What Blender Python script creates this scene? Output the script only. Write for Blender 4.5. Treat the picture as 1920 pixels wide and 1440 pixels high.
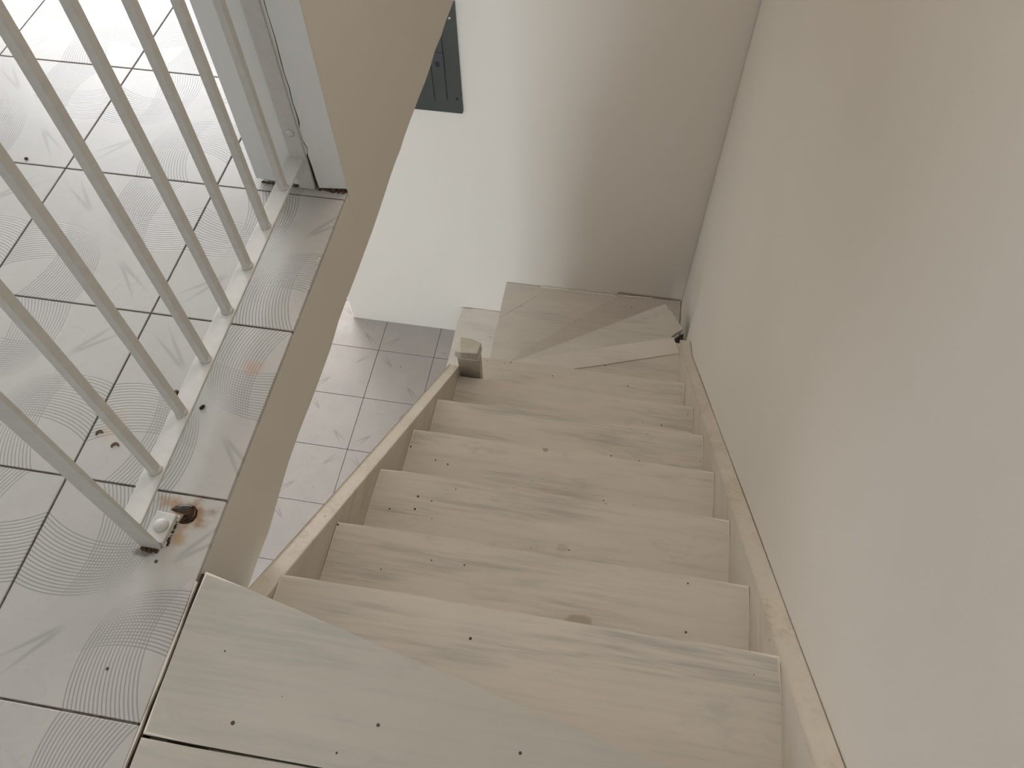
import bpy, bmesh, math, random
from mathutils import Matrix, Vector
random.seed(7)
for o in list(bpy.data.objects): bpy.data.objects.remove(o)
SC = bpy.context.scene
COL = SC.collection

# ------------------------------------------------------------------ camera
F_PX = 1500.65
PITCH, YAW, ROLL = 1.00380926, 0.190084515, -0.0268529824
CAM = Vector((0.809157, -1.092757, 1.144866))
fw = Vector((-math.sin(YAW) * math.cos(PITCH), math.cos(YAW) * math.cos(PITCH), -math.sin(PITCH)))
rt = Vector((math.cos(YAW), math.sin(YAW), 0)); up = rt.cross(fw)
r2 = math.cos(ROLL) * rt + math.sin(ROLL) * up; u2 = -math.sin(ROLL) * rt + math.cos(ROLL) * up
cd = bpy.data.cameras.new('camera'); cam = bpy.data.objects.new('camera', cd); COL.objects.link(cam)
cd.sensor_width = 36; cd.lens = F_PX / 1920 * 36; cd.clip_start = 0.02
cam.matrix_world = Matrix(((r2.x, u2.x, -fw.x, CAM.x), (r2.y, u2.y, -fw.y, CAM.y), (r2.z, u2.z, -fw.z, CAM.z), (0, 0, 0, 1)))
SC.camera = cam

# ------------------------------------------------------------------ world, light, exposure
wd = bpy.data.worlds.new('world'); SC.world = wd; wd.use_nodes = True
bg = wd.node_tree.nodes['Background']; bg.inputs[0].default_value = (0.80, 0.90, 1.0, 1); bg.inputs[1].default_value = 1.5
SC.view_settings.view_transform = 'Standard'; SC.view_settings.look = 'None'
SC.view_settings.gamma = 1; SC.view_settings.use_curve_mapping = False
SC.view_settings.exposure = 0.0

def area(name, loc, target, sx, sy, power, col):
    l = bpy.data.lights.new(name, 'AREA'); l.shape = 'RECTANGLE'; l.size = sx; l.size_y = sy; l.energy = power; l.color = col
    o = bpy.data.objects.new(name, l); COL.objects.link(o); o.location = loc
    o.rotation_euler = (Vector(target) - Vector(loc)).to_track_quat('-Z', 'Y').to_euler()
    return o
DAY = (1.0, 0.985, 0.97)
# daylight in the openings of the two storeys (upper: far doorway, left window, plus an added stairwell fill; lower: front and rear openings)
area('daylight_upper_far', (-1.75, 2.36, 1.1), (-1.75, 0, 1.1), 1.9, 2.1, 80, (1.0, 0.985, 0.985))
area('stairwell_fill', (0.74, 0.85, 2.53), (0.74, 0.85, 0), 0.8, 1.5, 14, (1.0, 0.92, 0.82))  # unseen overhead fill added to brighten the treads
area('daylight_upper_left', (-3.93, 1.4, 1.3), (0, 1.4, 1.3), 1.2, 1.4, 14, (0.90, 0.96, 1.0))
area('daylight_lower_front', (-0.25, -2.93, -1.4), (-0.25, 0, -1.4), 1.1, 1.6, 54, (0.78, 0.90, 1.0))
area('daylight_lower_rear', (-2.0, 3.93, -1.6), (-2.0, 0, -1.6), 2.0, 1.9, 120, DAY)

# ------------------------------------------------------------------ node helpers
class NT:
    def __init__(s, name):
        s.m = bpy.data.materials.new(name); s.m.use_nodes = True; s.t = s.m.node_tree; s.b = s.t.nodes['Principled BSDF']
        s.pos = s.t.nodes.new('ShaderNodeNewGeometry').outputs['Position']
        sp = s.t.nodes.new('ShaderNodeSeparateXYZ'); s.t.links.new(s.pos, sp.inputs[0]); s.x, s.y, s.z = sp.outputs
    def put(s, v, sock):
        if hasattr(v, 'is_output'): s.t.links.new(v, sock)
        elif v is not None: sock.default_value = v
    def M(s, op, a, b=None, c=None, clamp=False):
        n = s.t.nodes.new('ShaderNodeMath'); n.operation = op; n.use_clamp = clamp
        for i, v in enumerate((a, b, c)): s.put(v, n.inputs[i])
        return n.outputs[0]
    def scale(s, sx, sy, sz, off=(0, 0, 0)):
        n = s.t.nodes.new('ShaderNodeMapping'); s.t.links.new(s.pos, n.inputs[0])
        n.inputs['Scale'].default_value = (sx, sy, sz); n.inputs['Location'].default_value = off
        return n.outputs[0]
    def noise(s, vec, sc, det=4, rough=0.55, dist=0.0):
        n = s.t.nodes.new('ShaderNodeTexNoise'); s.t.links.new(vec, n.inputs['Vector'])
        n.inputs['Scale'].default_value = sc; n.inputs['Detail'].default_value = det
        n.inputs['Roughness'].default_value = rough; n.inputs['Distortion'].default_value = dist
        return n.outputs[0]
    def step(s, v, a, b):   # smooth map a..b -> 0..1
        n = s.t.nodes.new('ShaderNodeMapRange'); n.interpolation_type = 'SMOOTHSTEP'
        s.put(v, n.inputs['Value']); s.put(a, n.inputs['From Min']); s.put(b, n.inputs['From Max'])
        return n.outputs[0]
    def mix(s, f, a, b, mode='MIX'):
        n = s.t.nodes.new('ShaderNodeMix'); n.data_type = 'RGBA'; n.blend_type = mode
        s.put(f, n.inputs[0])
        for v, i in ((a, 6), (b, 7)): s.put(v if hasattr(v, 'is_output') else (*v, 1), n.inputs[i])
        return n.outputs[2]
    def specks(s, sc, r, keep, vec=None):
        n = s.t.nodes.new('ShaderNodeTexVoronoi'); s.t.links.new(vec or s.pos, n.inputs['Vector']); n.inputs['Scale'].default_value = sc
        sep = s.t.nodes.new('ShaderNodeSeparateColor'); s.t.links.new(n.outputs['Color'], sep.inputs[0])
        rad = s.M('MULTIPLY', sep.outputs[1], r)
        d = s.M('LESS_THAN', n.outputs['Distance'], rad)
        return s.M('MULTIPLY', d, s.M('LESS_THAN', sep.outputs[0], keep))
    def blob(s, cx, cy, rx, ry, soft=0.5, z=None, wob=None):
        dx = s.M('DIVIDE', s.M('SUBTRACT', s.x, cx), rx); dy = s.M('DIVIDE', s.M('SUBTRACT', s.y, cy), ry)
        d = s.M('SQRT', s.M('ADD', s.M('MULTIPLY', dx, dx), s.M('MULTIPLY', dy, dy)))
        if wob is not None: d = s.M('ADD', d, wob)
        v = s.step(d, 1.0, 1.0 - soft)
        if z is not None: v = s.M('MULTIPLY', v, s.M('LESS_THAN', s.M('ABSOLUTE', s.M('SUBTRACT', s.z, z)), 0.03))
        return v
    def done(s, col, rough=0.6, bump=None, bs=0.2, bd=0.002, spec=0.4):
        s.put(col if hasattr(col, 'is_output') else (*col, 1), s.b.inputs['Base Color'])
        s.put(rough, s.b.inputs['Roughness']); s.b.inputs['Specular IOR Level'].default_value = spec
        if bump is not None:
            n = s.t.nodes.new('ShaderNodeBump'); n.inputs['Strength'].default_value = bs; n.inputs['Distance'].default_value = bd
            s.t.links.new(bump, n.inputs['Height']); s.t.links.new(n.outputs[0], s.b.inputs['Normal'])
        return s.m

T = 0.33
def tile_material(name, ox, oy, base, line, contrast, stains, star_contrast=0.36):
    """glazed tile: bands of fine arcs round every other corner, a star of thin strokes at the corners between"""
    n = NT(name)
    U = n.M('DIVIDE', n.M('SUBTRACT', n.x, ox), T); V = n.M('DIVIDE', n.M('SUBTRACT', n.y, oy), T)
    u0 = n.M('FRACT', U); v = n.M('FRACT', V)
    par = n.M('FLOORED_MODULO', n.M('ADD', n.M('FLOOR', U), n.M('FLOOR', V)), 2.0)      # 1 on odd tiles
    flip = n.M('SUBTRACT', 1.0, par)
    u = n.M('ADD', n.M('MULTIPLY', u0, par), n.M('MULTIPLY', n.M('SUBTRACT', 1.0, u0), flip))
    u1 = n.M('SUBTRACT', 1.0, u); v1 = n.M('SUBTRACT', 1.0, v)
    lines = None
    R2 = 0.58 ** 2; ex, ey = 0.478, -0.878
    for a, b in ((u, v1), (v1, u), (u1, v), (v, u1)):
        wa = n.M('SUBTRACT', a, 0.18); wb = n.M('ADD', b, 0.02)
        al = n.M('ADD', n.M('MULTIPLY', wa, ex), n.M('MULTIPLY', wb, ey))
        pe = n.M('ADD', n.M('MULTIPLY', wa, -ey), n.M('MULTIPLY', wb, ex))
        s = n.M('ADD', al, n.M('SQRT', n.M('MAXIMUM', n.M('SUBTRACT', R2, n.M('MULTIPLY', pe, pe)), 0.0)))
        band = n.M('MULTIPLY', n.M('MULTIPLY', n.step(s, -0.003, 0.003), n.step(s, 0.32, 0.312)), n.step(pe, 0.55, 0.36))
        w = n.step(n.M('SINE', n.M('MULTIPLY', s, 2 * math.pi / 0.0178)), 0.1, 0.9)
        w = n.M('MULTIPLY', w, band)
        lines = w if lines is None else n.M('MAXIMUM', lines, w)
    fa = n.M('MINIMUM', u, u1); fb = n.M('MINIMUM', v, v1)
    odd = n.M('GREATER_THAN', n.M('MULTIPLY', n.M('SUBTRACT', u, 0.5), n.M('SUBTRACT', v, 0.5)), 0.0)
    mx = n.M('SUBTRACT', n.M('MAXIMUM', fa, fb), 0.10); mn = n.M('SUBTRACT', n.M('MINIMUM', fa, fb), 0.03)
    al = n.M('ADD', n.M('MULTIPLY', mx, 0.61), n.M('MULTIPLY', mn, 0.793))
    ac = n.M('ABSOLUTE', n.M('SUBTRACT', n.M('MULTIPLY', mx, 0.793), n.M('MULTIPLY', mn, 0.61)))
    wdt = n.M('ADD', 0.006, n.M('MULTIPLY', al, 0.05))
    star = n.M('MULTIPLY', n.step(ac, wdt, 0.001), n.M('MULTIPLY', n.step(al, 0.0, 0.22), n.step(al, 0.40, 0.30)))
    star = n.M('MULTIPLY', star, odd)
    cloud = n.noise(n.pos, 5.0, 3)
    dirt = n.noise(n.pos, 90.0, 2)
    col = n.mix(n.step(cloud, 0.35, 0.75), base, tuple(c * 0.92 for c in base))
    col = n.mix(n.M('MULTIPLY', lines, contrast), col, line)
    col = n.mix(n.M('MULTIPLY', star, star_contrast), col, line)
    col = n.mix(n.M('MULTIPLY', n.step(dirt, 0.5, 0.8), 0.15), col, tuple(c * 0.6 for c in base))
    if stains:
        wob = n.M('MULTIPLY', n.M('SUBTRACT', n.noise(n.pos, 60.0, 3), 0.5), 1.5)
        for (cx, cy, rx, ry, c, amt) in stains:
            col = n.mix(n.M('MULTIPLY', n.blob(cx, cy, rx, ry, 0.8, None, wob), amt), col, c)
    col = n.mix(n.specks(26, 0.08, 0.2), col, (0.05, 0.04, 0.035))
    h = n.M('ADD', n.M('MULTIPLY', lines, -1.0), n.M('MULTIPLY', dirt, 0.3))
    rough = n.M('ADD', 0.20, n.M('MULTIPLY', cloud, 0.2))
    return n.done(col, rough, h, 0.25, 0.0008, 0.75)

def paint_wood(name, base, dark, amount, along='x', knots=(), seed=0.0):
    n = NT(name)
    g = (2.2, 42, 42) if along == 'x' else (42, 2.2, 42)
    p = (2.0, 9, 9) if along == 'x' else (9, 2.0, 9)
    grain = n.noise(n.scale(*g, (seed, 0, 0)), 1.0, 6, 0.6, 0.4)
    patch = n.noise(n.scale(*p, (seed * 2, 1, 0)), 1.0, 4, 0.6, 0.3)
    wear = n.noise(n.pos, 3.3, 3)
    fib = n.noise(n.scale(*[v * 2.6 for v in g], (seed, 3, 0)), 1.0, 4, 0.65)
    col = n.mix(n.M('MULTIPLY', n.M('MULTIPLY', n.step(patch, 0.46, 0.66), n.step(fib, 0.30, 0.70)), amount), base, dark)
    col = n.mix(n.M('MULTIPLY', n.step(grain, 0.52, 0.78), amount * 0.38), col, dark)
    col = n.mix(n.M('MULTIPLY', n.step(fib, 0.50, 0.75), amount * 0.32), col, dark)
    col = n.mix(n.M('MULTIPLY', n.step(wear, 0.45, 0.75), 0.35), col, tuple(c * f for c, f in zip(base, (0.93, 0.955, 0.98))))
    light = n.noise(n.scale(*p, (seed * 3 + 7, 5, 0)), 1.3, 3)
    col = n.mix(n.M('MULTIPLY', n.step(light, 0.52, 0.75), 0.35), col, tuple(min(0.85, c * 1.16) for c in base))
    wob = n.M('MULTIPLY', n.M('SUBTRACT', n.noise(n.pos, 40.0, 2), 0.5), 1.0)
    for (cx, cy, cz, rx, ry, c, amt) in knots:
        col = n.mix(n.M('MULTIPLY', n.blob(cx, cy, rx, ry, 0.35, cz, wob), amt), col, c)
    scuff = n.noise(n.scale(6, 14, 14, (seed + 5, 0, 0)), 1.0, 5, 0.7)
    col = n.mix(n.M('MULTIPLY', n.step(scuff, 0.56, 0.72), amount * 0.45), col, tuple(c * f for c, f in zip(dark, (1.0, 1.06, 1.06))))
    col = n.mix(n.specks(30, 0.09, 0.75), col, (0.07, 0.05, 0.035))
    fine = n.noise(n.pos, 260.0, 2)
    h = n.M('ADD', n.M('MULTIPLY', grain, 0.7), n.M('MULTIPLY', fine, 0.25))
    return n.done(col, 0.55, h, 0.3, 0.0015, 0.35)

def plaster(name, base, warm=None, amount=0.25, bump=0.35):
    n = NT(name)
    a = n.noise(n.pos, 1.6, 3); b = n.noise(n.pos, 140.0, 4); c = n.noise(n.pos, 9.0, 4)
    col = n.mix(n.M('MULTIPLY', n.step(a, 0.4, 0.7), amount), base, warm or tuple(v * 0.92 for v in base))
    col = n.mix(n.M('MULTIPLY', n.step(c, 0.6, 0.85), 0.12), col, tuple(v * 0.8 for v in base))
    col = n.mix(n.specks(5, 0.018, 0.4), col, (0.22, 0.17, 0.12))
    return n.done(col, 0.75, n.M('ADD', n.M('MULTIPLY', b, 0.4), c), bump, 0.002, 0.25)

def plain(name, base, rough=0.5, var=0.08, sc=40.0, metal=0.0, spec=0.4):
    n = NT(name); a = n.noise(n.pos, sc, 4)
    col = n.mix(n.step(a, 0.35, 0.75), base, tuple(max(0, c * (1 - var)) for c in base))
    n.b.inputs['Metallic'].default_value = metal
    return n.done(col, rough, a, 0.15, 0.001, spec)

def rust_material(name, a, b, sc=160.0, rough=0.7):
    n = NT(name); v = n.noise(n.pos, sc, 5, 0.65)
    return n.done(n.mix(n.step(v, 0.35, 0.65), a, b), rough, v, 0.6, 0.002, 0.4)

PAINT = (0.70, 0.665, 0.60)
M_TILE_UP = tile_material('upper_tile_glaze', 0.0, 0.0, (0.51, 0.495, 0.47), (0.17, 0.17, 0.16), 0.60, [
    (0.220, -0.690, 0.045, 0.030, (0.30, 0.15, 0.05), 0.9), (0.178, -0.676, 0.030, 0.014, (0.33, 0.18, 0.07), 0.7),
    (0.216, -0.728, 0.016, 0.024, (0.42, 0.25, 0.09), 0.75), (0.243, -0.684, 0.03, 0.010, (0.25, 0.18, 0.14), 0.35),
    (0.034, -0.560, 0.022, 0.04, (0.55, 0.36, 0.14), 0.45), (0.222, -0.415, 0.022, 0.022, (0.50, 0.25, 0.16), 0.45),
    (0.170, -0.762, 0.026, 0.008, (0.10, 0.06, 0.04), 0.8)])
M_TILE_LO = tile_material('lower_tile_glaze', -0.4574 + T, 1.4029, (0.43, 0.40, 0.38), (0.22, 0.20, 0.19), 0.10, [], 0.62)
M_GROUT = rust_material('grout', (0.10, 0.07, 0.06), (0.19, 0.15, 0.13), 60)
KN = [(0.840, -0.657, -0.357, 0.029, 0.020, (0.40, 0.33, 0.24), 0.8), (0.788, -0.439, -0.555, 0.016, 0.012, (0.46, 0.40, 0.33), 0.5),
      (0.702, -0.087, -0.769, 0.009, 0.009, (0.33, 0.29, 0.24), 0.8), (1.001, 0.865, -1.69, 0.03, 0.02, (0.46, 0.39, 0.26), 0.5)]
M_TREAD = paint_wood('tread_paint', (0.665, 0.605, 0.535), (0.38, 0.375, 0.34), 0.75, 'x', KN)
M_LANDING = paint_wood('landing_paint', (0.515, 0.49, 0.435), (0.37, 0.375, 0.35), 0.70, 'x', (), 4.0)
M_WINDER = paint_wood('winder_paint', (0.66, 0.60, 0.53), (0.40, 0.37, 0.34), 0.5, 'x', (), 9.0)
M_WINDER_SHADE = paint_wood('winder_paint_shade', (0.565, 0.51, 0.445), (0.38, 0.34, 0.30), 0.5, 'x', (), 15.0)  # darker than its neighbours: shade beyond the step above painted in
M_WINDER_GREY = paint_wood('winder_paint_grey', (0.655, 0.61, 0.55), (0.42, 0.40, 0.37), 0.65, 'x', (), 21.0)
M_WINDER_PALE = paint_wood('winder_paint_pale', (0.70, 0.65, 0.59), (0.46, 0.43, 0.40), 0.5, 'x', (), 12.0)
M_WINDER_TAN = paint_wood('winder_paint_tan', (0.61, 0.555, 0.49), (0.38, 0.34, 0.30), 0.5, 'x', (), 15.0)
M_EDGE = paint_wood('edge_highlight_paint', (0.78, 0.725, 0.65), (0.60, 0.55, 0.48), 0.3, 'x', (), 18.0)  # lighter colour on bevels paints the highlight along board edges
M_STRING = paint_wood('stringer_paint', (0.69, 0.625, 0.54), (0.46, 0.36, 0.26), 0.5, 'y', (), 2.0)
M_NEWEL = paint_wood('newel_paint', (0.60, 0.56, 0.49), (0.26, 0.21, 0.17), 0.6, 'x', (), 6.0)
M_WALL = plaster('wall_paint', (0.79, 0.745, 0.675))
M_WALL2 = plaster('slab_side_paint', (0.73, 0.69, 0.625), None, 0.3, 0.3)
M_BACK = plaster('back_wall_paint', (0.82, 0.765, 0.695), None, 0.15, 0.25)
M_JAMB = plaster('jamb_paint', (0.80, 0.825, 0.83), None, 0.2, 0.5)
M_CEIL = plaster('ceiling_paint', (0.80, 0.79, 0.77))
M_METAL = plain('railing_paint', (0.64, 0.635, 0.61), 0.42, 0.07, 60)
M_PANEL = plain('panel_enamel', (0.052, 0.058, 0.050), 0.45, 0.1, 12)
M_LATCH = plain('latch_plastic', (0.055, 0.05, 0.058), 0.4, 0.1, 30)
M_BLACK = plain('black_plastic', (0.008, 0.008, 0.010), 0.4, 0.1, 30)
M_SCREW = plain('screw_zinc', (0.60, 0.56, 0.48), 0.35, 0.1, 60, 0.8)
M_CORE = rust_material('crack_shade_dirt', (0.022, 0.014, 0.010), (0.06, 0.042, 0.03), 120)  # brown-black dirt, also the painted shade in crack, joint and hole
M_RUST = rust_material('rust', (0.035, 0.018, 0.010), (0.17, 0.085, 0.04), 260)
M_VARN = rust_material('brown_resin', (0.010, 0.004, 0.002), (0.07, 0.030, 0.005), 55, 0.10)
M_RUST2 = rust_material('brown_scuff', (0.30, 0.22, 0.16), (0.45, 0.36, 0.28), 60)
M_CAULK = plain('caulk', (0.80, 0.76, 0.70), 0.6, 0.1, 80)
M_JOIST = plain('raw_timber', (0.30, 0.22, 0.15), 0.8, 0.3, 20)

# ------------------------------------------------------------------ mesh helpers
def link(name, me, parent=None, loc=(0, 0, 0)):
    o = bpy.data.objects.new(name, me); COL.objects.link(o); o.location = loc
    if parent is not None: o.parent = parent
    return o
def tag(o, label=None, cat=None, kind=None, group=None):
    if label: o['label'] = label
    if cat: o['category'] = cat
    if kind: o['kind'] = kind
    if group: o['group'] = group
    return o
def wloc(o):
    v = Vector((0, 0, 0))
    while o is not None: v += o.location; o = o.parent
    return v
def empty(name, loc):
    o = bpy.data.objects.new(name, None); COL.objects.link(o); o.location = loc; o.empty_display_size = 0.05
    return o
def finish(bm, name, mat, bevel=0.0, seg=2, off=(0, 0, 0), smooth=False):
    if bevel > 0:
        bmesh.ops.remove_doubles(bm, verts=bm.verts, dist=1e-5)
        es = [e for e in bm.edges if e.is_manifold and e.calc_face_angle(0) > 0.4]
        bmesh.ops.bevel(bm, geom=es, offset=bevel, segments=seg, affect='EDGES', profile=0.6)
    bmesh.ops.recalc_face_normals(bm, faces=bm.faces)
    bmesh.ops.translate(bm, verts=bm.verts, vec=(-off[0], -off[1], -off[2]))
    me = bpy.data.meshes.new(name); bm.to_mesh(me); bm.free(); me.materials.append(mat)
    if smooth: me.polygons.foreach_set('use_smooth', [True] * len(me.polygons))
    return me
def add_box(bm, x0, x1, y0, y1, z0, z1):
    r = bmesh.ops.create_cube(bm, size=1.0)
    for v in r['verts']:
        v.co = Vector(((x0 + x1) / 2 + v.co.x * (x1 - x0), (y0 + y1) / 2 + v.co.y * (y1 - y0), (z0 + z1) / 2 + v.co.z * (z1 - z0)))
def add_prism(bm, poly, axis, a, b):
    """poly: 2D points on the two axes left over (in xyz order), extruded along axis from a to b"""
    def P(p, t):
        if axis == 'z': return (p[0], p[1], t)
        if axis == 'x': return (t, p[0], p[1])
        return (p[0], t, p[1])
    lo = [bm.verts.new(P(p, a)) for p in poly]; hi = [bm.verts.new(P(p, b)) for p in poly]
    n = len(poly)
    bm.faces.new(lo); bm.faces.new(hi)
    for i in range(n): bm.faces.new((lo[i], lo[(i + 1) % n], hi[(i + 1) % n], hi[i]))
def box(name, x0, x1, y0, y1, z0, z1, mat, parent=None, bevel=0.0, seg=2):
    bm = bmesh.new(); add_box(bm, x0, x1, y0, y1, z0, z1)
    return link(name, finish(bm, name, mat, bevel, seg, wloc(parent)), parent)
def prism(name, poly, axis, a, b, mat, parent=None, bevel=0.0, seg=2):
    bm = bmesh.new(); add_prism(bm, poly, axis, a, b)
    return link(name, finish(bm, name, mat, bevel, seg, wloc(parent)), parent)
def lathe(name, prof, centre, axis, mat, parent, seg=20):
    """prof: (radius, height) rows; axis: unit vector"""
    bm = bmesh.new(); q = Vector((0, 0, 1)).rotation_difference(Vector(axis)); rings = []
    for r, h in prof:
        rings.append([bm.verts.new(Vector(centre) + q @ Vector((r * math.cos(2 * math.pi * k / seg), r * math.sin(2 * math.pi * k / seg), h))) for k in range(seg)])
    for i in range(len(rings) - 1):
        for k in range(seg): bm.faces.new((rings[i][k], rings[i][(k + 1) % seg], rings[i + 1][(k + 1) % seg], rings[i + 1][k]))
    bm.faces.new(rings[0]); bm.faces.new(rings[-1])
    return link(name, finish(bm, name, mat, 0, 1, wloc(parent), True), parent)
def wavy(a, b, n, amp, rnd):
    return [a + (b - a) * i / n for i in range(n + 1)], [rnd.uniform(-amp, amp) for i in range(n + 1)]

# ------------------------------------------------------------------ measured layout
XS = 0.2695            # slab edge / stairwell side
XR = 1.198             # right wall face
YB = 1.613             # back wall face
ZL = -2.673            # lower floor
ZC = 2.55              # ceiling
XW, YN, YF = -4.0, -3.0, 4.0   # outer limits of the two storeys
TH = 0.009

# ------------------------------------------------------------------ structure: floors with tiles
def tiled_floor(name, x0, x1, y0, y1, z, ox, oy, mat, keep, slab_bottom):
    rnd = random.Random(11)
    fl = box(name, x0, x1 - (0.005 if z == 0 else 0), y0, y1, slab_bottom, z - 0.0022, M_GROUT); tag(fl, kind='structure')
    cache = {}
    i0 = math.floor((x0 - ox) / T); i1 = math.ceil((x1 - ox) / T); j0 = math.floor((y0 - oy) / T); j1 = math.ceil((y1 - oy) / T)
    g = 0.0016; far = bmesh.new(); nfar = 0
    for i in range(i0, i1):
        for j in range(j0, j1):
            a0, a1 = max(ox + i * T, x0), min(ox + (i + 1) * T, x1); b0, b1 = max(oy + j * T, y0), min(oy + (j + 1) * T, y1)
            if a1 - a0 < 0.012 or b1 - b0 < 0.012: continue
            l, r_ = (g if a0 > x0 else 0), (g if a1 < x1 else 0)
            w, d = a1 - a0 - 2 * g, b1 - b0 - 2 * g
            if not keep(a0, a1, b0, b1):
                add_box(far, a0 + g, a1 - g, b0 + g, b1 - g, z - TH, z); nfar += 1; continue
            key = (round(w, 4), round(d, 4))
            if key not in cache:
                bm = bmesh.new(); add_box(bm, -w / 2, w / 2, -d / 2, d / 2, -TH, 0); cache[key] = finish(bm, 'tile', mat, 0.0009, 1)
            o = link('tile', cache[key], fl, ((a0 + a1) / 2, (b0 + b1) / 2, z + rnd.uniform(-0.0004, 0.0004)))
    if nfar:
        o = link('far_tiles', finish(far, 'far_tiles', mat), fl); o['kind'] = 'stuff'
    else: far.free()
    return fl
up_floor = tiled_floor('floor_upper', XW, XS, YN, YF, 0.0, 0.0, 0.0, M_TILE_UP,
                       lambda a0, a1, b0, b1: a1 > -1.35 and b1 > -1.35 and b0 < 1.1, -0.0085)
tag(up_floor, 'upper floor of pale grey patterned tiles behind the white railing')
lo_floor = tiled_floor('floor_lower', XW, XR, YN, YF, ZL, -0.4574 + 2 * T, 1.4029 - 4 * T, M_TILE_LO,
                       lambda a0, a1, b0, b1: a1 > -1.1 and a0 < 0.45 and b1 > -0.4 and b0 < 2.2, ZL - 0.15)
tag(lo_floor, 'lower floor of greyish beige tiles seen down the stair gap')

# brown resin spill beside the railing foot, on the tile
def spill(name, pts, z, h, mat, parent):
    bm = bmesh.new(); n = len(pts); c = Vector((sum(p[0] for p in pts) / n, sum(p[1] for p in pts) / n, z + h))
    o_ = [bm.verts.new((p[0], p[1], z)) for p in pts]
    i_ = [bm.verts.new((c.x + (p[0] - c.x) * 0.8, c.y + (p[1] - c.y) * 0.8, z + h * 0.8)) for p in pts]
    cv = bm.verts.new(c)
    for k in range(n):
        bm.faces.new((o_[k], o_[(k + 1) % n], i_[(k + 1) % n], i_[k])); bm.faces.new((i_[k], i_[(k + 1) % n], cv))
    bm.faces.new(o_)
    return link(name, finish(bm, name, mat, 0, 1, wloc(parent), True), parent)
resin = [(0.186, -0.688), (0.192, -0.681), (0.200, -0.677), (0.212, -0.675), (0.222, -0.677), (0.229, -0.683), (0.231, -0.692), (0.229, -0.701),
         (0.222, -0.706), (0.214, -0.708), (0.208, -0.707), (0.213, -0.702), (0.216, -0.695), (0.212, -0.690), (0.205, -0.689), (0.196, -0.691)]
spill('resin_spill', resin, 0.0003, 0.0016, M_VARN, up_floor)

# ------------------------------------------------------------------ structure: slab (concrete floor body), walls, ceiling
def slab_side():
    rnd = random.Random(3); bm = bmesh.new()
    n = 70; ys = [YN + (YB - YN) * i / n for i in range(n + 1)]
    top0, top1, bot1, bot0 = [], [], [], []
    for y in ys:
        zb = -0.185 + rnd.uniform(-0.0035, 0.0035) - (0.010 if y < -0.55 else 0)
        xx = XS - 0.0010 + rnd.uniform(-0.0003, 0.0003)
        top0.append(bm.verts.new((XW, y, -0.0087))); top1.append(bm.verts.new((xx, y, -0.0092)))
        bot1.append(bm.verts.new((xx + rnd.uniform(-0.002, 0.002), y, zb))); bot0.append(bm.verts.new((XW, y, -0.185)))
    return bm, (top0, top1, bot1, bot0), n
bm, rows, n = slab_side()
for i in range(n):
    for a in range(4):
        b = (a + 1) % 4; bm.faces.new((rows[a][i], rows[b][i], rows[b][i + 1], rows[a][i + 1]))
bm.faces.new([r[0] for r in rows]); bm.faces.new([r[n] for r in rows])
# the top of this body stays just under the tiles
slab = link('floor_slab', finish(bm, 'floor_slab', M_WALL2)); tag(slab, 'beige painted edge of the concrete floor slab above the lower floor', None, 'structure')
slab2 = box('floor_slab_rear', XW, -0.67, YB, YF, -0.185, -0.0087, M_WALL2); tag(slab2, kind='structure')

# wall standing on the slab past the railing (its end face is the jamb)
JY = 0.022
wl = box('wall_left', 0.088, XS - 0.001, JY + 0.036, YB, 0.0, ZC, M_CORE); tag(wl, 'beige wall standing at the end of the railing', None, 'structure')
box('plaster_side', XS - 0.0012, XS - 0.0003, JY + 0.001, YB - 0.001, -0.1815, ZC, M_WALL2, wl)
box('plaster_room_side', 0.079, 0.088, JY + 0.001, YB, 0.010, ZC, M_JAMB, wl)
rnd = random.Random(5)
zs = [0.004, 0.03, 0.06, 0.085, 0.093, 0.100, 0.106, 0.115, 0.125, 0.15, 0.165, 0.19, 0.21, 0.24, 0.27, 0.30, 0.34, 0.38, 0.42, 0.46, 0.52]
wid = [0.0065, 0.0055, 0.005, 0.0035, 0.001, 0.0012, 0.002, 0.0018, 0.001, 0.0008, 0.0022, 0.0016, 0.0014, 0.0016, 0.0014, 0.0016, 0.0014, 0.0012, 0.0014, 0.001, 0.0]
off = [0.203, 0.203, 0.203, 0.203, 0.2065, 0.209, 0.2075, 0.205, 0.204, 0.204, 0.206, 0.206, 0.2055, 0.207, 0.207, 0.2072, 0.208, 0.2078, 0.208, 0.208, 0.208]
off = [o + (rnd.uniform(-0.0009, 0.0009) if z > 0.12 else 0) for o, z in zip(off, zs)]
lp = [(o, z) for o, z in zip(off, zs)]; rp = [(o + w * (1.5 if z > 0.1 else 1.15) + 0.0006, z) for o, z, w in zip(off, zs, wid)]
prism('plaster_jamb_inner', [(0.0885, 0.010)] + lp + [(0.208, ZC), (0.0885, ZC)], 'y', JY, JY + 0.036, M_JAMB, wl)
prism('plaster_jamb_outer', [(XS - 0.001, 0.010), (XS - 0.001, ZC), (0.2087, ZC)] + rp[::-1], 'y', JY - 0.0005, JY + 0.036, M_JAMB, wl, 0.0008, 1)
prism('crack_shade_dirt', [(o + 0.0001, z) for o, z in lp] + [(o - 0.0001, z) for o, z in rp[::-1]], 'y', JY + 0.0009, JY + 0.03, M_CORE, wl)  # dark fill close behind the surface paints the crack's shade
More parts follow.
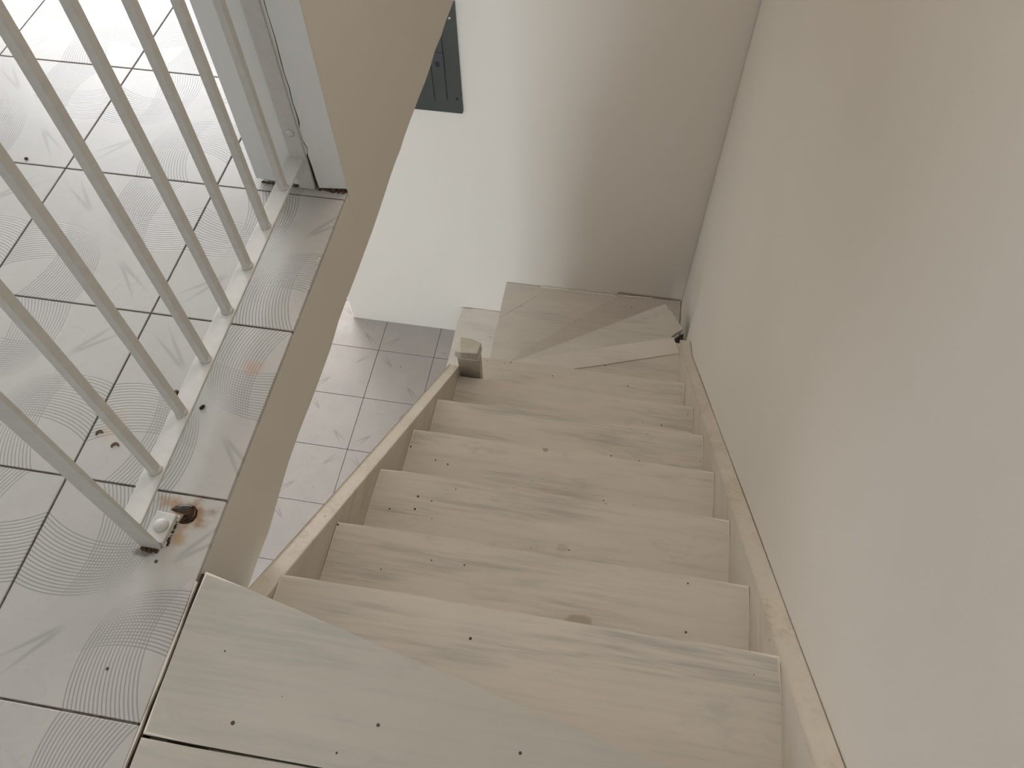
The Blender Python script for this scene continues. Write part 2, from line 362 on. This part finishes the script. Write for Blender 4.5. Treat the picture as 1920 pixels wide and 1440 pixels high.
# rusty crumbs along the bottom of the jamb
def crumbs(name, x0, x1, y0, y1, n, mat, parent, smax, seed):
    rnd = random.Random(seed); bm = bmesh.new()
    for k in range(n):
        s = rnd.uniform(0.25, 1) * smax
        r = bmesh.ops.create_icosphere(bm, subdivisions=1, radius=s)
        c = Vector((rnd.uniform(x0, x1), rnd.uniform(y0, y1), s * 0.35))
        for v in r['verts']: v.co = Vector((v.co.x * rnd.uniform(0.7, 1.5), v.co.y * rnd.uniform(0.7, 1.2), v.co.z * rnd.uniform(0.4, 0.9))) + c
    o = link(name, finish(bm, name, mat, 0, 1, wloc(parent)), parent); o['kind'] = 'stuff'
    return o
crumbs('rust_crumbs', 0.206, 0.268, JY - 0.006, JY + 0.002, 60, M_RUST, wl, 0.0035, 1)
crumbs('rust_crumbs', 0.088, 0.165, JY - 0.002, JY + 0.003, 60, M_RUST, wl, 0.003, 2)

# right wall: a long face with slight waviness and a hollow beside the lowest steps
def wall_right():
    bm = bmesh.new(); rnd = random.Random(9)
    ys = [YN + (YB - YN) * i / 90 for i in range(91)]; zs_ = [ZL + (ZC - ZL) * k / 80 for k in range(81)]
    g = []
    for y in ys:
        col = []
        for z in zs_:
            x = XR + 0.0007 * (1 + math.sin(2.3 * y + 1.7 * z)) + 0.0006 * (1 + math.sin(5.1 * y - 3.0 * z + 1))
            d = math.exp(-((y - 1.30) / 0.10) ** 2) * max(0, min(1, (-1.35 - z) / 0.35))
            col.append(bm.verts.new((x + 0.022 * d, y, z)))
        g.append(col)
    for i in range(90):
        for k in range(80): bm.faces.new((g[i][k], g[i][k + 1], g[i + 1][k + 1], g[i + 1][k]))
    # back of the wall
    me_v = [bm.verts.new((XR + 0.15, y, z)) for y, z in ((YN, ZL), (YN, ZC), (YB, ZC), (YB, ZL))]
    bm.faces.new(me_v)
    bm.faces.new([g[i][80] for i in range(91)] + [me_v[2], me_v[1]]); bm.faces.new([g[i][0] for i in range(91)] + [me_v[3], me_v[0]])
    bm.faces.new(g[0] + [me_v[1], me_v[0]]); bm.faces.new(g[90] + [me_v[2], me_v[3]])
    me = finish(bm, 'wall_right', M_WALL, 0, 1, (0, 0, 0), True)
    return link('wall_right', me)
wr = wall_right(); tag(wr, 'tall cream wall on the right of the stairs', None, 'structure')
wb = prism('wall_back', [(-0.67, YB + 0.15), (-0.67, YB + 0.006), (-0.664, YB), (XR + 0.15, YB), (XR + 0.15, YB + 0.15)], 'z', ZL, ZC, M_BACK)
tag(wb, 'back wall at the foot of the stairs, white on the left and cream on the right', None, 'structure')
tag(box('ceiling', XW, XR + 0.15, YN, YF, ZC, ZC + 0.1, M_CEIL), kind='structure')
# outer walls with the openings that let the daylight in (all outside the photograph)
def wall_with_opening(name, axis, pos, a0, a1, z0, z1, oa0, oa1, oz0, oz1, out):
    bm = bmesh.new(); p0, p1 = sorted((pos, pos + out))
    for (b0, b1, c0, c1) in ((a0, oa0, z0, z1), (oa1, a1, z0, z1), (oa0, oa1, z0, oz0), (oa0, oa1, oz1, z1)):
        if b1 - b0 < 1e-4 or c1 - c0 < 1e-4: continue
        if axis == 'x': add_box(bm, p0, p1, b0, b1, c0, c1)
        else: add_box(bm, b0, b1, p0, p1, c0, c1)
    tag(link(name, finish(bm, name, M_CEIL)), kind='structure')
wall_with_opening('wall_far_upper', 'y', 2.4, XW, 0.3, 0, ZC, -2.7, -0.8, 0.05, 2.15, 0.15)
wall_with_opening('wall_outer_upper', 'x', XW, YN, YF, 0, ZC, 0.8, 2.0, 0.6, 2.0, -0.15)
wall_with_opening('wall_front_upper', 'y', YN, XW, XR + 0.15, 0, ZC, 0, 0, 0, 0, -0.15)
wall_with_opening('wall_far_lower', 'y', YF, XW, 0.3, ZL, -0.185, -3.0, -1.0, ZL + 0.1, -0.65, 0.15)
wall_with_opening('wall_outer_lower', 'x', XW, YN, YF, ZL, -0.185, 0, 0, ZL, ZL, -0.15)
wall_with_opening('wall_front_lower', 'y', YN, XW, XR + 0.15, ZL, -0.185, -0.8, 0.3, -2.2, -0.6, -0.15)
tag(box('wall_side_rear', 0.30, 0.45, YB + 0.15, YF, ZL, ZC, M_CEIL), kind='structure')

# ------------------------------------------------------------------ staircase
st = empty('staircase', (0.74, 0.2, ZL))
tag(st, 'white-painted wooden staircase going down and turning left at the bottom', 'staircase')
XL, XI = 0.335, 1.153
def zst(y): return -0.812 - 0.909 * y
N = [(-0.716, -0.145), (-0.532, -0.357), (-0.312, -0.555), (-0.083, -0.769), (0.137, -0.966), (0.386, -1.212), (0.640, -1.454)]
def board(name, poly, ztop, th, mat, bevel=0.004, seed=0, jitter=0.0012, edge=None):
    """a plank from an outline, its edges a little uneven"""
    rnd = random.Random(seed); pts = []
    for i, p in enumerate(poly):
        q_ = poly[(i + 1) % len(poly)]; L = math.dist(p, q_); k = max(1, int(L / 0.07))
        dx, dy = (q_[0] - p[0]) / L, (q_[1] - p[1]) / L
        for s in range(k):
            j = rnd.uniform(-jitter, jitter) if s else 0
            pts.append((p[0] + (q_[0] - p[0]) * s / k - dy * j, p[1] + (q_[1] - p[1]) * s / k + dx * j))
    bm = bmesh.new(); lo = [bm.verts.new((x, y, ztop - th)) for x, y in pts]; hi = [bm.verts.new((x, y, ztop)) for x, y in pts]; m = len(pts)
    bm.faces.new(lo); top = bm.faces.new(hi)
    for i in range(m): bm.faces.new((lo[i], lo[(i + 1) % m], hi[(i + 1) % m], hi[i]))
    if bevel:
        r = bmesh.ops.bevel(bm, geom=list(top.edges), offset=bevel, segments=2, affect='EDGES', profile=0.6)
        for f in r['faces']: f.material_index = 1
    me = finish(bm, name, mat, 0, 1, st.location); me.materials.append(edge or mat)
    return link(name, me, st)
prev = -1.02
for k, (y, z) in enumerate(N):
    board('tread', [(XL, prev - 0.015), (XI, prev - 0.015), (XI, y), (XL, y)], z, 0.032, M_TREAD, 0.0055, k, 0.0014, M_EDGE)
    znext = N[k + 1][1] if k + 1 < len(N) else -1.69
    box('riser', XL, XI, y - 0.034, y - 0.016, znext, z - 0.032, M_TREAD, st)
    prev = y - 0.02
# stringers
def stringer(name, x0, x1, y0, y1, flat=None):
    ys = [y0 + (y1 - y0) * i / 16 for i in range(17)]
    topl = [(y, max(zst(y), flat) if flat else zst(y)) for y in ys]
    botl = [(y, zst(y) - 0.36) for y in ys[::-1]]
    return prism(name, topl + botl, 'x', x0, x1, M_STRING, st, 0.003, 2)
stringer('stringer', 0.300, XL, -0.79, 0.41)
stringer('stringer', XI, XR - 0.001, -1.10, 1.03, -1.705)
# caulk line where the wall stringer meets the tread ends
# newel post, sawn off above the stringer
nw = prism('newel_post', [(0.337, ZL), (0.405, ZL), (0.407, -1.100), (0.3365, -1.100)], 'y', 0.402, 0.448, M_NEWEL, st, 0.003, 2)
bm = bmesh.new()
cap = [(0.326, 0.396), (0.350, 0.385), (0.409, 0.386), (0.413, 0.437), (0.380, 0.445), (0.338, 0.450)]
zt = [-1.078, -1.062, -1.058, -1.068, -1.060, -1.064]
lo = [bm.verts.new((x, y, -1.1005)) for x, y in cap]; hi = [bm.verts.new((x, y, z)) for (x, y), z in zip(cap, zt)]
bm.faces.new(lo); bm.faces.new(hi)
for i in range(6): bm.faces.new((lo[i], lo[(i + 1) % 6], hi[(i + 1) % 6], hi[i]))
link('sawn_top', finish(bm, 'sawn_top', M_NEWEL, 0.0025, 1, st.location), nw)
# winders at the foot
ZW1, ZW2, ZW3, ZW4 = -1.690, -1.925, -2.150, -2.168
def on(x, p, s): return p[1] + (x - p[0]) * s
W1F = lambda x: 0.868 + (x - 0.675) * 0.345
W1N = lambda x: 0.797 + (x - 0.726) * 0.345
W2F = lambda x: 0.957 + (x - 0.440) * 0.672
W3F = lambda x: 1.112 + (x - 0.377) * 1.0
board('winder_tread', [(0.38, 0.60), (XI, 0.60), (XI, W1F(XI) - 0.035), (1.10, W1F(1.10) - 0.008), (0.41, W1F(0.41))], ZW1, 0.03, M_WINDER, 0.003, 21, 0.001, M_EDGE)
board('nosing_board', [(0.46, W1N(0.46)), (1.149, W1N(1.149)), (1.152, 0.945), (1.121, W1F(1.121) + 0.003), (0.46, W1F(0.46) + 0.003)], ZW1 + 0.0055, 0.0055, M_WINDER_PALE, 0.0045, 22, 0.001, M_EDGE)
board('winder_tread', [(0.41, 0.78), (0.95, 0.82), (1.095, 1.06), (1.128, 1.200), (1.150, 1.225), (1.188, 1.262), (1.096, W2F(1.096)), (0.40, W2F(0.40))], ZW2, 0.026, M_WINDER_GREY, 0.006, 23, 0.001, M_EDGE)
board('winder_tread', [(0.37, W2F(0.37) - 0.03), (1.13, W2F(1.13) - 0.06), (XR - 0.002, 1.36), (XR - 0.002, YB - 0.003), (0.876, YB - 0.003), (0.37, W3F(0.37))], ZW3, 0.03, M_WINDER_SHADE, 0.007, 24, 0.001, M_EDGE)
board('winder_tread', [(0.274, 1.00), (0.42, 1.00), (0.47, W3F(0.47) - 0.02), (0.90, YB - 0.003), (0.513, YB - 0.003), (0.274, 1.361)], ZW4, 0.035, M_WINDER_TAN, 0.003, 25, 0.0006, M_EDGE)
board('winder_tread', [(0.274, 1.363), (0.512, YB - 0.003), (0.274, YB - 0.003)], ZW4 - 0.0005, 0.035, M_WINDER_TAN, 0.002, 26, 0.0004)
board('hole_shade_splinter', [(1.095, 1.032), (1.193, 1.032), (1.195, 1.25), (1.172, 1.232), (1.150, 1.205), (1.125, 1.18), (1.09, 1.10)], ZW2 - 0.024, 0.03, M_CORE, 0.0, 29, 0.004)  # dark splintered piece added to paint the hole in shade
# risers under the winders
def riser_line(x0, x1, f, back, z0, z1):
    prism('riser', [(x0, f(x0) - back), (x1, f(x1) - back), (x1, f(x1) - back - 0.018), (x0, f(x0) - back - 0.018)], 'z', z0, z1, M_WINDER, st)
riser_line(0.42, 1.10, W1F, 0.02, ZW2, ZW1 - 0.03)
riser_line(0.41, 1.09, W2F, 0.02, ZW3, ZW2 - 0.026)
box('riser', 0.284, 0.302, 1.00, YB - 0.003, -2.435, ZW4 - 0.035, M_WINDER, st)
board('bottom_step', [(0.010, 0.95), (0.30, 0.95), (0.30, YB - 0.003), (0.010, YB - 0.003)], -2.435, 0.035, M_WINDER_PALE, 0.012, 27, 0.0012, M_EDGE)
box('riser', 0.025, 0.043, 0.95, YB - 0.003, ZL, -2.470, M_WINDER, st)
under = prism('light_blocker_wall', [(-1.9, ZL), (0.40, ZL)] + [(0.40 - 1.2 * i / 8, zst(0.40 - 1.2 * i / 8) - 0.362) for i in range(9)] + [(-1.9, -0.165)], 'x', 0.302, 0.333, M_WALL)  # unseen wall added to keep lower daylight off the back wall
tag(under, kind='structure')
# landing boards at the top; the first one is cut at a slant over the highest tread
LE = lambda x: -0.773 - 0.2225 * (x - 0.276)
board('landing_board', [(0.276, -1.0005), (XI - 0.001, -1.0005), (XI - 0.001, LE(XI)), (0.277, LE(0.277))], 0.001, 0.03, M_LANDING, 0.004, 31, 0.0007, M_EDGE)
yb_ = -1.0045
for k in range(5):
    y0 = yb_ - 0.235
    board('landing_board', [(0.276, y0), (XI - 0.001, y0), (XI - 0.001, yb_), (0.276, yb_)], 0.0005, 0.03, M_LANDING, 0.003, 40 + k, 0.0012)
    yb_ = y0 - 0.004
box('joist', 0.30, 0.36, -2.2, -0.84, -0.16, -0.0305, M_JOIST, st)
box('joist', 1.08, 1.14, -2.2, -1.03, -0.16, -0.0305, M_JOIST, st)
prism('riser', [(0.37, LE(0.37) - 0.035), (XI, LE(XI) - 0.035), (XI, LE(XI) - 0.055), (0.37, LE(0.37) - 0.055)], 'z', -0.145, -0.0295, M_TREAD, st)

# dark strip painting in the shade of the joint between tiles and landing, caulk and dirt along the back wall
def strip(name, pts, w, z0, z1, mat, parent, seed, jit):
    rnd = random.Random(seed); bm = bmesh.new(); L = []; n = 40
    (ax, ay), (bx, by) = pts; l = math.dist(*pts); nx, ny = -(by - ay) / l, (bx - ax) / l
    def row(side, z):
        rr = random.Random(seed + (1 if side > 0 else 2)); out = []
        for i in range(n + 1):
            t = i / n; o = side * w / 2 + rr.uniform(-jit, jit)
            out.append(bm.verts.new((ax + (bx - ax) * t + nx * o, ay + (by - ay) * t + ny * o, z)))
        return out
    a, b, c, d = row(-1, z0), row(1, z0), row(1, z1), row(-1, z1)
    for p, q_ in ((a, b), (b, c), (c, d), (d, a)):
        for i in range(n): bm.faces.new((p[i], p[i + 1], q_[i + 1], q_[i]))
    bm.faces.new((a[0], b[0], c[0], d[0])); bm.faces.new((a[n], b[n], c[n], d[n]))
    return link(name, finish(bm, name, mat, 0, 1, wloc(parent)), parent)
strip('joint_shade', ((0.2728, -2.2), (0.2728, -0.776)), 0.0064, -0.03, -0.0065, M_CORE, slab, 3, 0.0012)
strip('caulk', ((0.46, YB - 0.0062), (0.86, YB - 0.0062)), 0.006, ZW4 - 0.01, ZW4 + 0.004, M_CAULK, st, 5, 0.0015)
strip('caulk', ((0.90, YB - 0.016), (1.05, YB - 0.008)), 0.006, ZW3 - 0.01, ZW3 + 0.004, M_CAULK, st, 6, 0.0018)
strip('wall_foot_dirt', ((0.87, YB - 0.0040), (1.19, YB - 0.0040)), 0.003, ZW3 - 0.01, ZW3 + 0.010, M_RUST2, st, 8, 0.0006)

strip('mortar_lip', ((0.2695, -2.2), (0.2695, -0.79)), 0.0028, -0.012, -0.0008, M_WALL2, slab, 13, 0.0011)

# ------------------------------------------------------------------ railing
rl = empty('stair_railing', (0.18, -0.75, 0.0))
tag(rl, 'white painted metal railing with vertical bars along the upper floor edge', 'railing')
RZ = 0.082
box('bottom_rail', 0.1655, 0.1975, -0.7455, JY - 0.0045, RZ - 0.006, RZ, M_METAL, rl, 0.0012, 2)
box('top_rail', 0.1655, 0.1975, -0.7455, JY - 0.0045, 0.99, 0.996, M_METAL, rl, 0.0012, 2)
bm = bmesh.new(); hb = 0.0068
add_box(bm, -hb, hb, -hb, hb, 0, 0.99 - RZ); bar_me = finish(bm, 'bar', M_METAL, 0.0012, 2)
bm = bmesh.new()
r = bmesh.ops.create_uvsphere(bm, u_segments=12, v_segments=8, radius=0.0105)
rw = random.Random(4)
for v in r['verts']: v.co = Vector((v.co.x, v.co.y, v.co.z * 0.42)) * (1 + rw.uniform(-0.12, 0.12))
weld_me = finish(bm, 'weld', M_METAL, 0, 1, (0, 0, 0), True)
for y in (-0.064, -0.164, -0.260, -0.359, -0.459, -0.560, -0.661):
    b = link('bar', bar_me, rl, (0.1835 - rl.location.x, y - rl.location.y, RZ))
    w = link('weld', weld_me, b, (0, 0, 0.001)); w.rotation_euler.z = y * 40
post = box('end_post', 0.1645, 0.1965, -0.7525, -0.7455, 0.0005, 1.0, M_METAL, rl, 0.0012, 2)
# angle foot bolted to the floor
foot = prism('foot_plate', [(0.1690, -0.7455), (0.2010, -0.7455), (0.2045, -0.698), (0.1720, -0.696)], 'z', 0.0006, 0.0105, M_METAL, rl, 0.002, 2)
lathe('bolt', [(0.0115, 0), (0.0115, 0.0025), (0.0095, 0.006), (0.005, 0.0085)], (0.1885, -0.719, 0.0103), (0, 0, 1), M_METAL, foot, 8)
# stile screwed to the jamb
stile = box('wall_stile', 0.170, 0.2025, JY - 0.0045, JY - 0.0002, 0.0008, 1.02, M_METAL, rl, 0.001, 2)
for z in (0.141, 0.62): lathe('bolt', [(0.0085, 0), (0.0080, 0.002), (0.0055, 0.0040), (0.002, 0.005)], (0.186, JY - 0.0045, z), (0, -1, 0), M_METAL, stile, 14)
crumbs('paint_flecks', 0.262, 0.2685, -0.30, 0.0, 16, M_CAULK, up_floor, 0.0022, 17)
crumbs('rust_edge', 0.1655, 0.1955, -0.7585, -0.7530, 40, M_RUST, rl, 0.0028, 3)
crumbs('rust_edge', 0.2020, 0.2055, -0.7440, -0.6990, 40, M_CORE, rl, 0.0024, 6)

# ------------------------------------------------------------------ breaker panel on the back wall
PX0, PX1, PZ0, PZ1 = -0.250, 0.1105, -1.086, -0.585
ep = empty('breaker_panel', (PX0 / 2 + PX1 / 2, YB, PZ0))
tag(ep, 'dark grey electrical breaker panel mounted on the back wall', 'electrical panel')
def rounded(x0, x1, z0, z1, r, k=4):
    out = []
    for cx, cz, a in ((x1 - r, z1 - r, 0), (x0 + r, z1 - r, 90), (x0 + r, z0 + r, 180), (x1 - r, z0 + r, 270)):
        for i in range(k + 1):
            t = math.radians(a + 90 * i / k); out.append((cx + r * math.cos(t), cz + r * math.sin(t)))
    return out
prism('cover', rounded(PX0, PX1, PZ0, PZ1, 0.006), 'y', YB - 0.011, YB - 0.0002, M_PANEL, ep, 0.0015, 2)
cx = (PX0 + PX1) / 2; dx = PX1 - 0.062
dr = prism('door', rounded(2 * cx - dx, dx, PZ0 + 0.060, PZ1 - 0.060, 0.004), 'y', YB - 0.0165, YB - 0.0105, M_PANEL, ep, 0.0012, 2)
prism('door_panel', rounded(2 * cx - dx + 0.055, dx - 0.055, PZ0 + 0.055, PZ1 - 0.055, 0.004), 'y', YB - 0.0215, YB - 0.0160, M_PANEL, dr, 0.0035, 2)
lt = prism('latch', rounded(0.006, 0.050, -0.870, -0.800, 0.003), 'y', YB - 0.0185, YB - 0.0160, M_LATCH, dr, 0.001, 2)
box('latch_slot', 0.016, 0.033, YB - 0.0195, YB - 0.0180, -0.863, -0.842, M_BLACK, dr)
for (sx, sz, m) in ((0.089, -0.652, M_SCREW), (0.0905, -1.015, M_BLACK), (2 * cx - 0.089, -0.652, M_SCREW), (2 * cx - 0.089, -1.015, M_SCREW)):
    lathe('screw', [(0.0058, 0), (0.0058, 0.001), (0.0045, 0.0024), (0.0015, 0.003)], (sx, YB - 0.011, sz), (0, -1, 0), m, ep, 14)

# ------------------------------------------------------------------ crumbs lying on the upper tiles
def lump(name, x, y, rx, ry, rz, rot, mat, label, cat, seed):
    rnd = random.Random(seed); bm = bmesh.new(); r = bmesh.ops.create_icosphere(bm, subdivisions=2, radius=1.0)
    for v in r['verts']:
        k = 1 + rnd.uniform(-0.16, 0.16); v.co = Vector((v.co.x * rx * k, v.co.y * ry * k, max(v.co.z, -0.75) * rz * k))
    o = link(name, finish(bm, name, mat, 0, 1, (0, 0, 0), True), None, (x, y, rz * 0.8)); o.rotation_euler.z = rot
    return tag(o, label, cat)
def curl(name, x, y, R_, rot, mat, label, cat):
    bm = bmesh.new(); n = 12; rows = []
    for i in range(n + 1):
        a = math.pi * (0.05 + 1.0 * i / n); w = 0.0022 * math.sin(math.pi * (0.12 + 0.76 * i / n))
        cx_, cy_ = R_ * math.cos(a), R_ * math.sin(a)
        rows.append([bm.verts.new((cx_ * (1 + sx * w / R_), cy_ * (1 + sx * w / R_), z)) for sx, z in ((-1, 0), (1, 0), (1, 0.0018), (-1, 0.0018))])
    for i in range(n):
        for k in range(4): bm.faces.new((rows[i][k], rows[i][(k + 1) % 4], rows[i + 1][(k + 1) % 4], rows[i + 1][k]))
    bm.faces.new(rows[0]); bm.faces.new(rows[-1])
    o = link(name, finish(bm, name, mat), None, (x, y, 0.0005)); o.rotation_euler.z = rot
    return tag(o, label, cat)
M_CRUMB = plain('crumb_brown', (0.12, 0.065, 0.035), 0.7, 0.4, 300)
lump('black_pellet', 0.1671, -0.5048, 0.0030, 0.0060, 0.0028, -0.5, M_BLACK, 'small black pellet on the tile strip right of the railing', 'crumb', 1)
lump('dirt_clump', 0.1134, -0.4868, 0.0060, 0.0065, 0.0045, 0.3, M_RUST, 'rusty brown clump on the tile tucked behind the bottom rail', 'crumb', 2)
curl('leaf_curl', 0.0181, -0.5803, 0.0052, 0.4, M_CRUMB, 'tiny curled brown scrap on the tile, farther of the two by the yellow stain', 'crumb')
curl('leaf_curl', 0.0536, -0.5986, 0.0056, 0.2, M_CRUMB, 'tiny curled brown scrap on the tile, nearer of the two by the railing bars', 'crumb')
lump('red_crumb', -0.4241, 0.0128, 0.0040, 0.0035, 0.0025, 0.3, M_RUST, 'tiny dark red crumb on the brightly lit tile far behind the railing', 'crumb', 3)
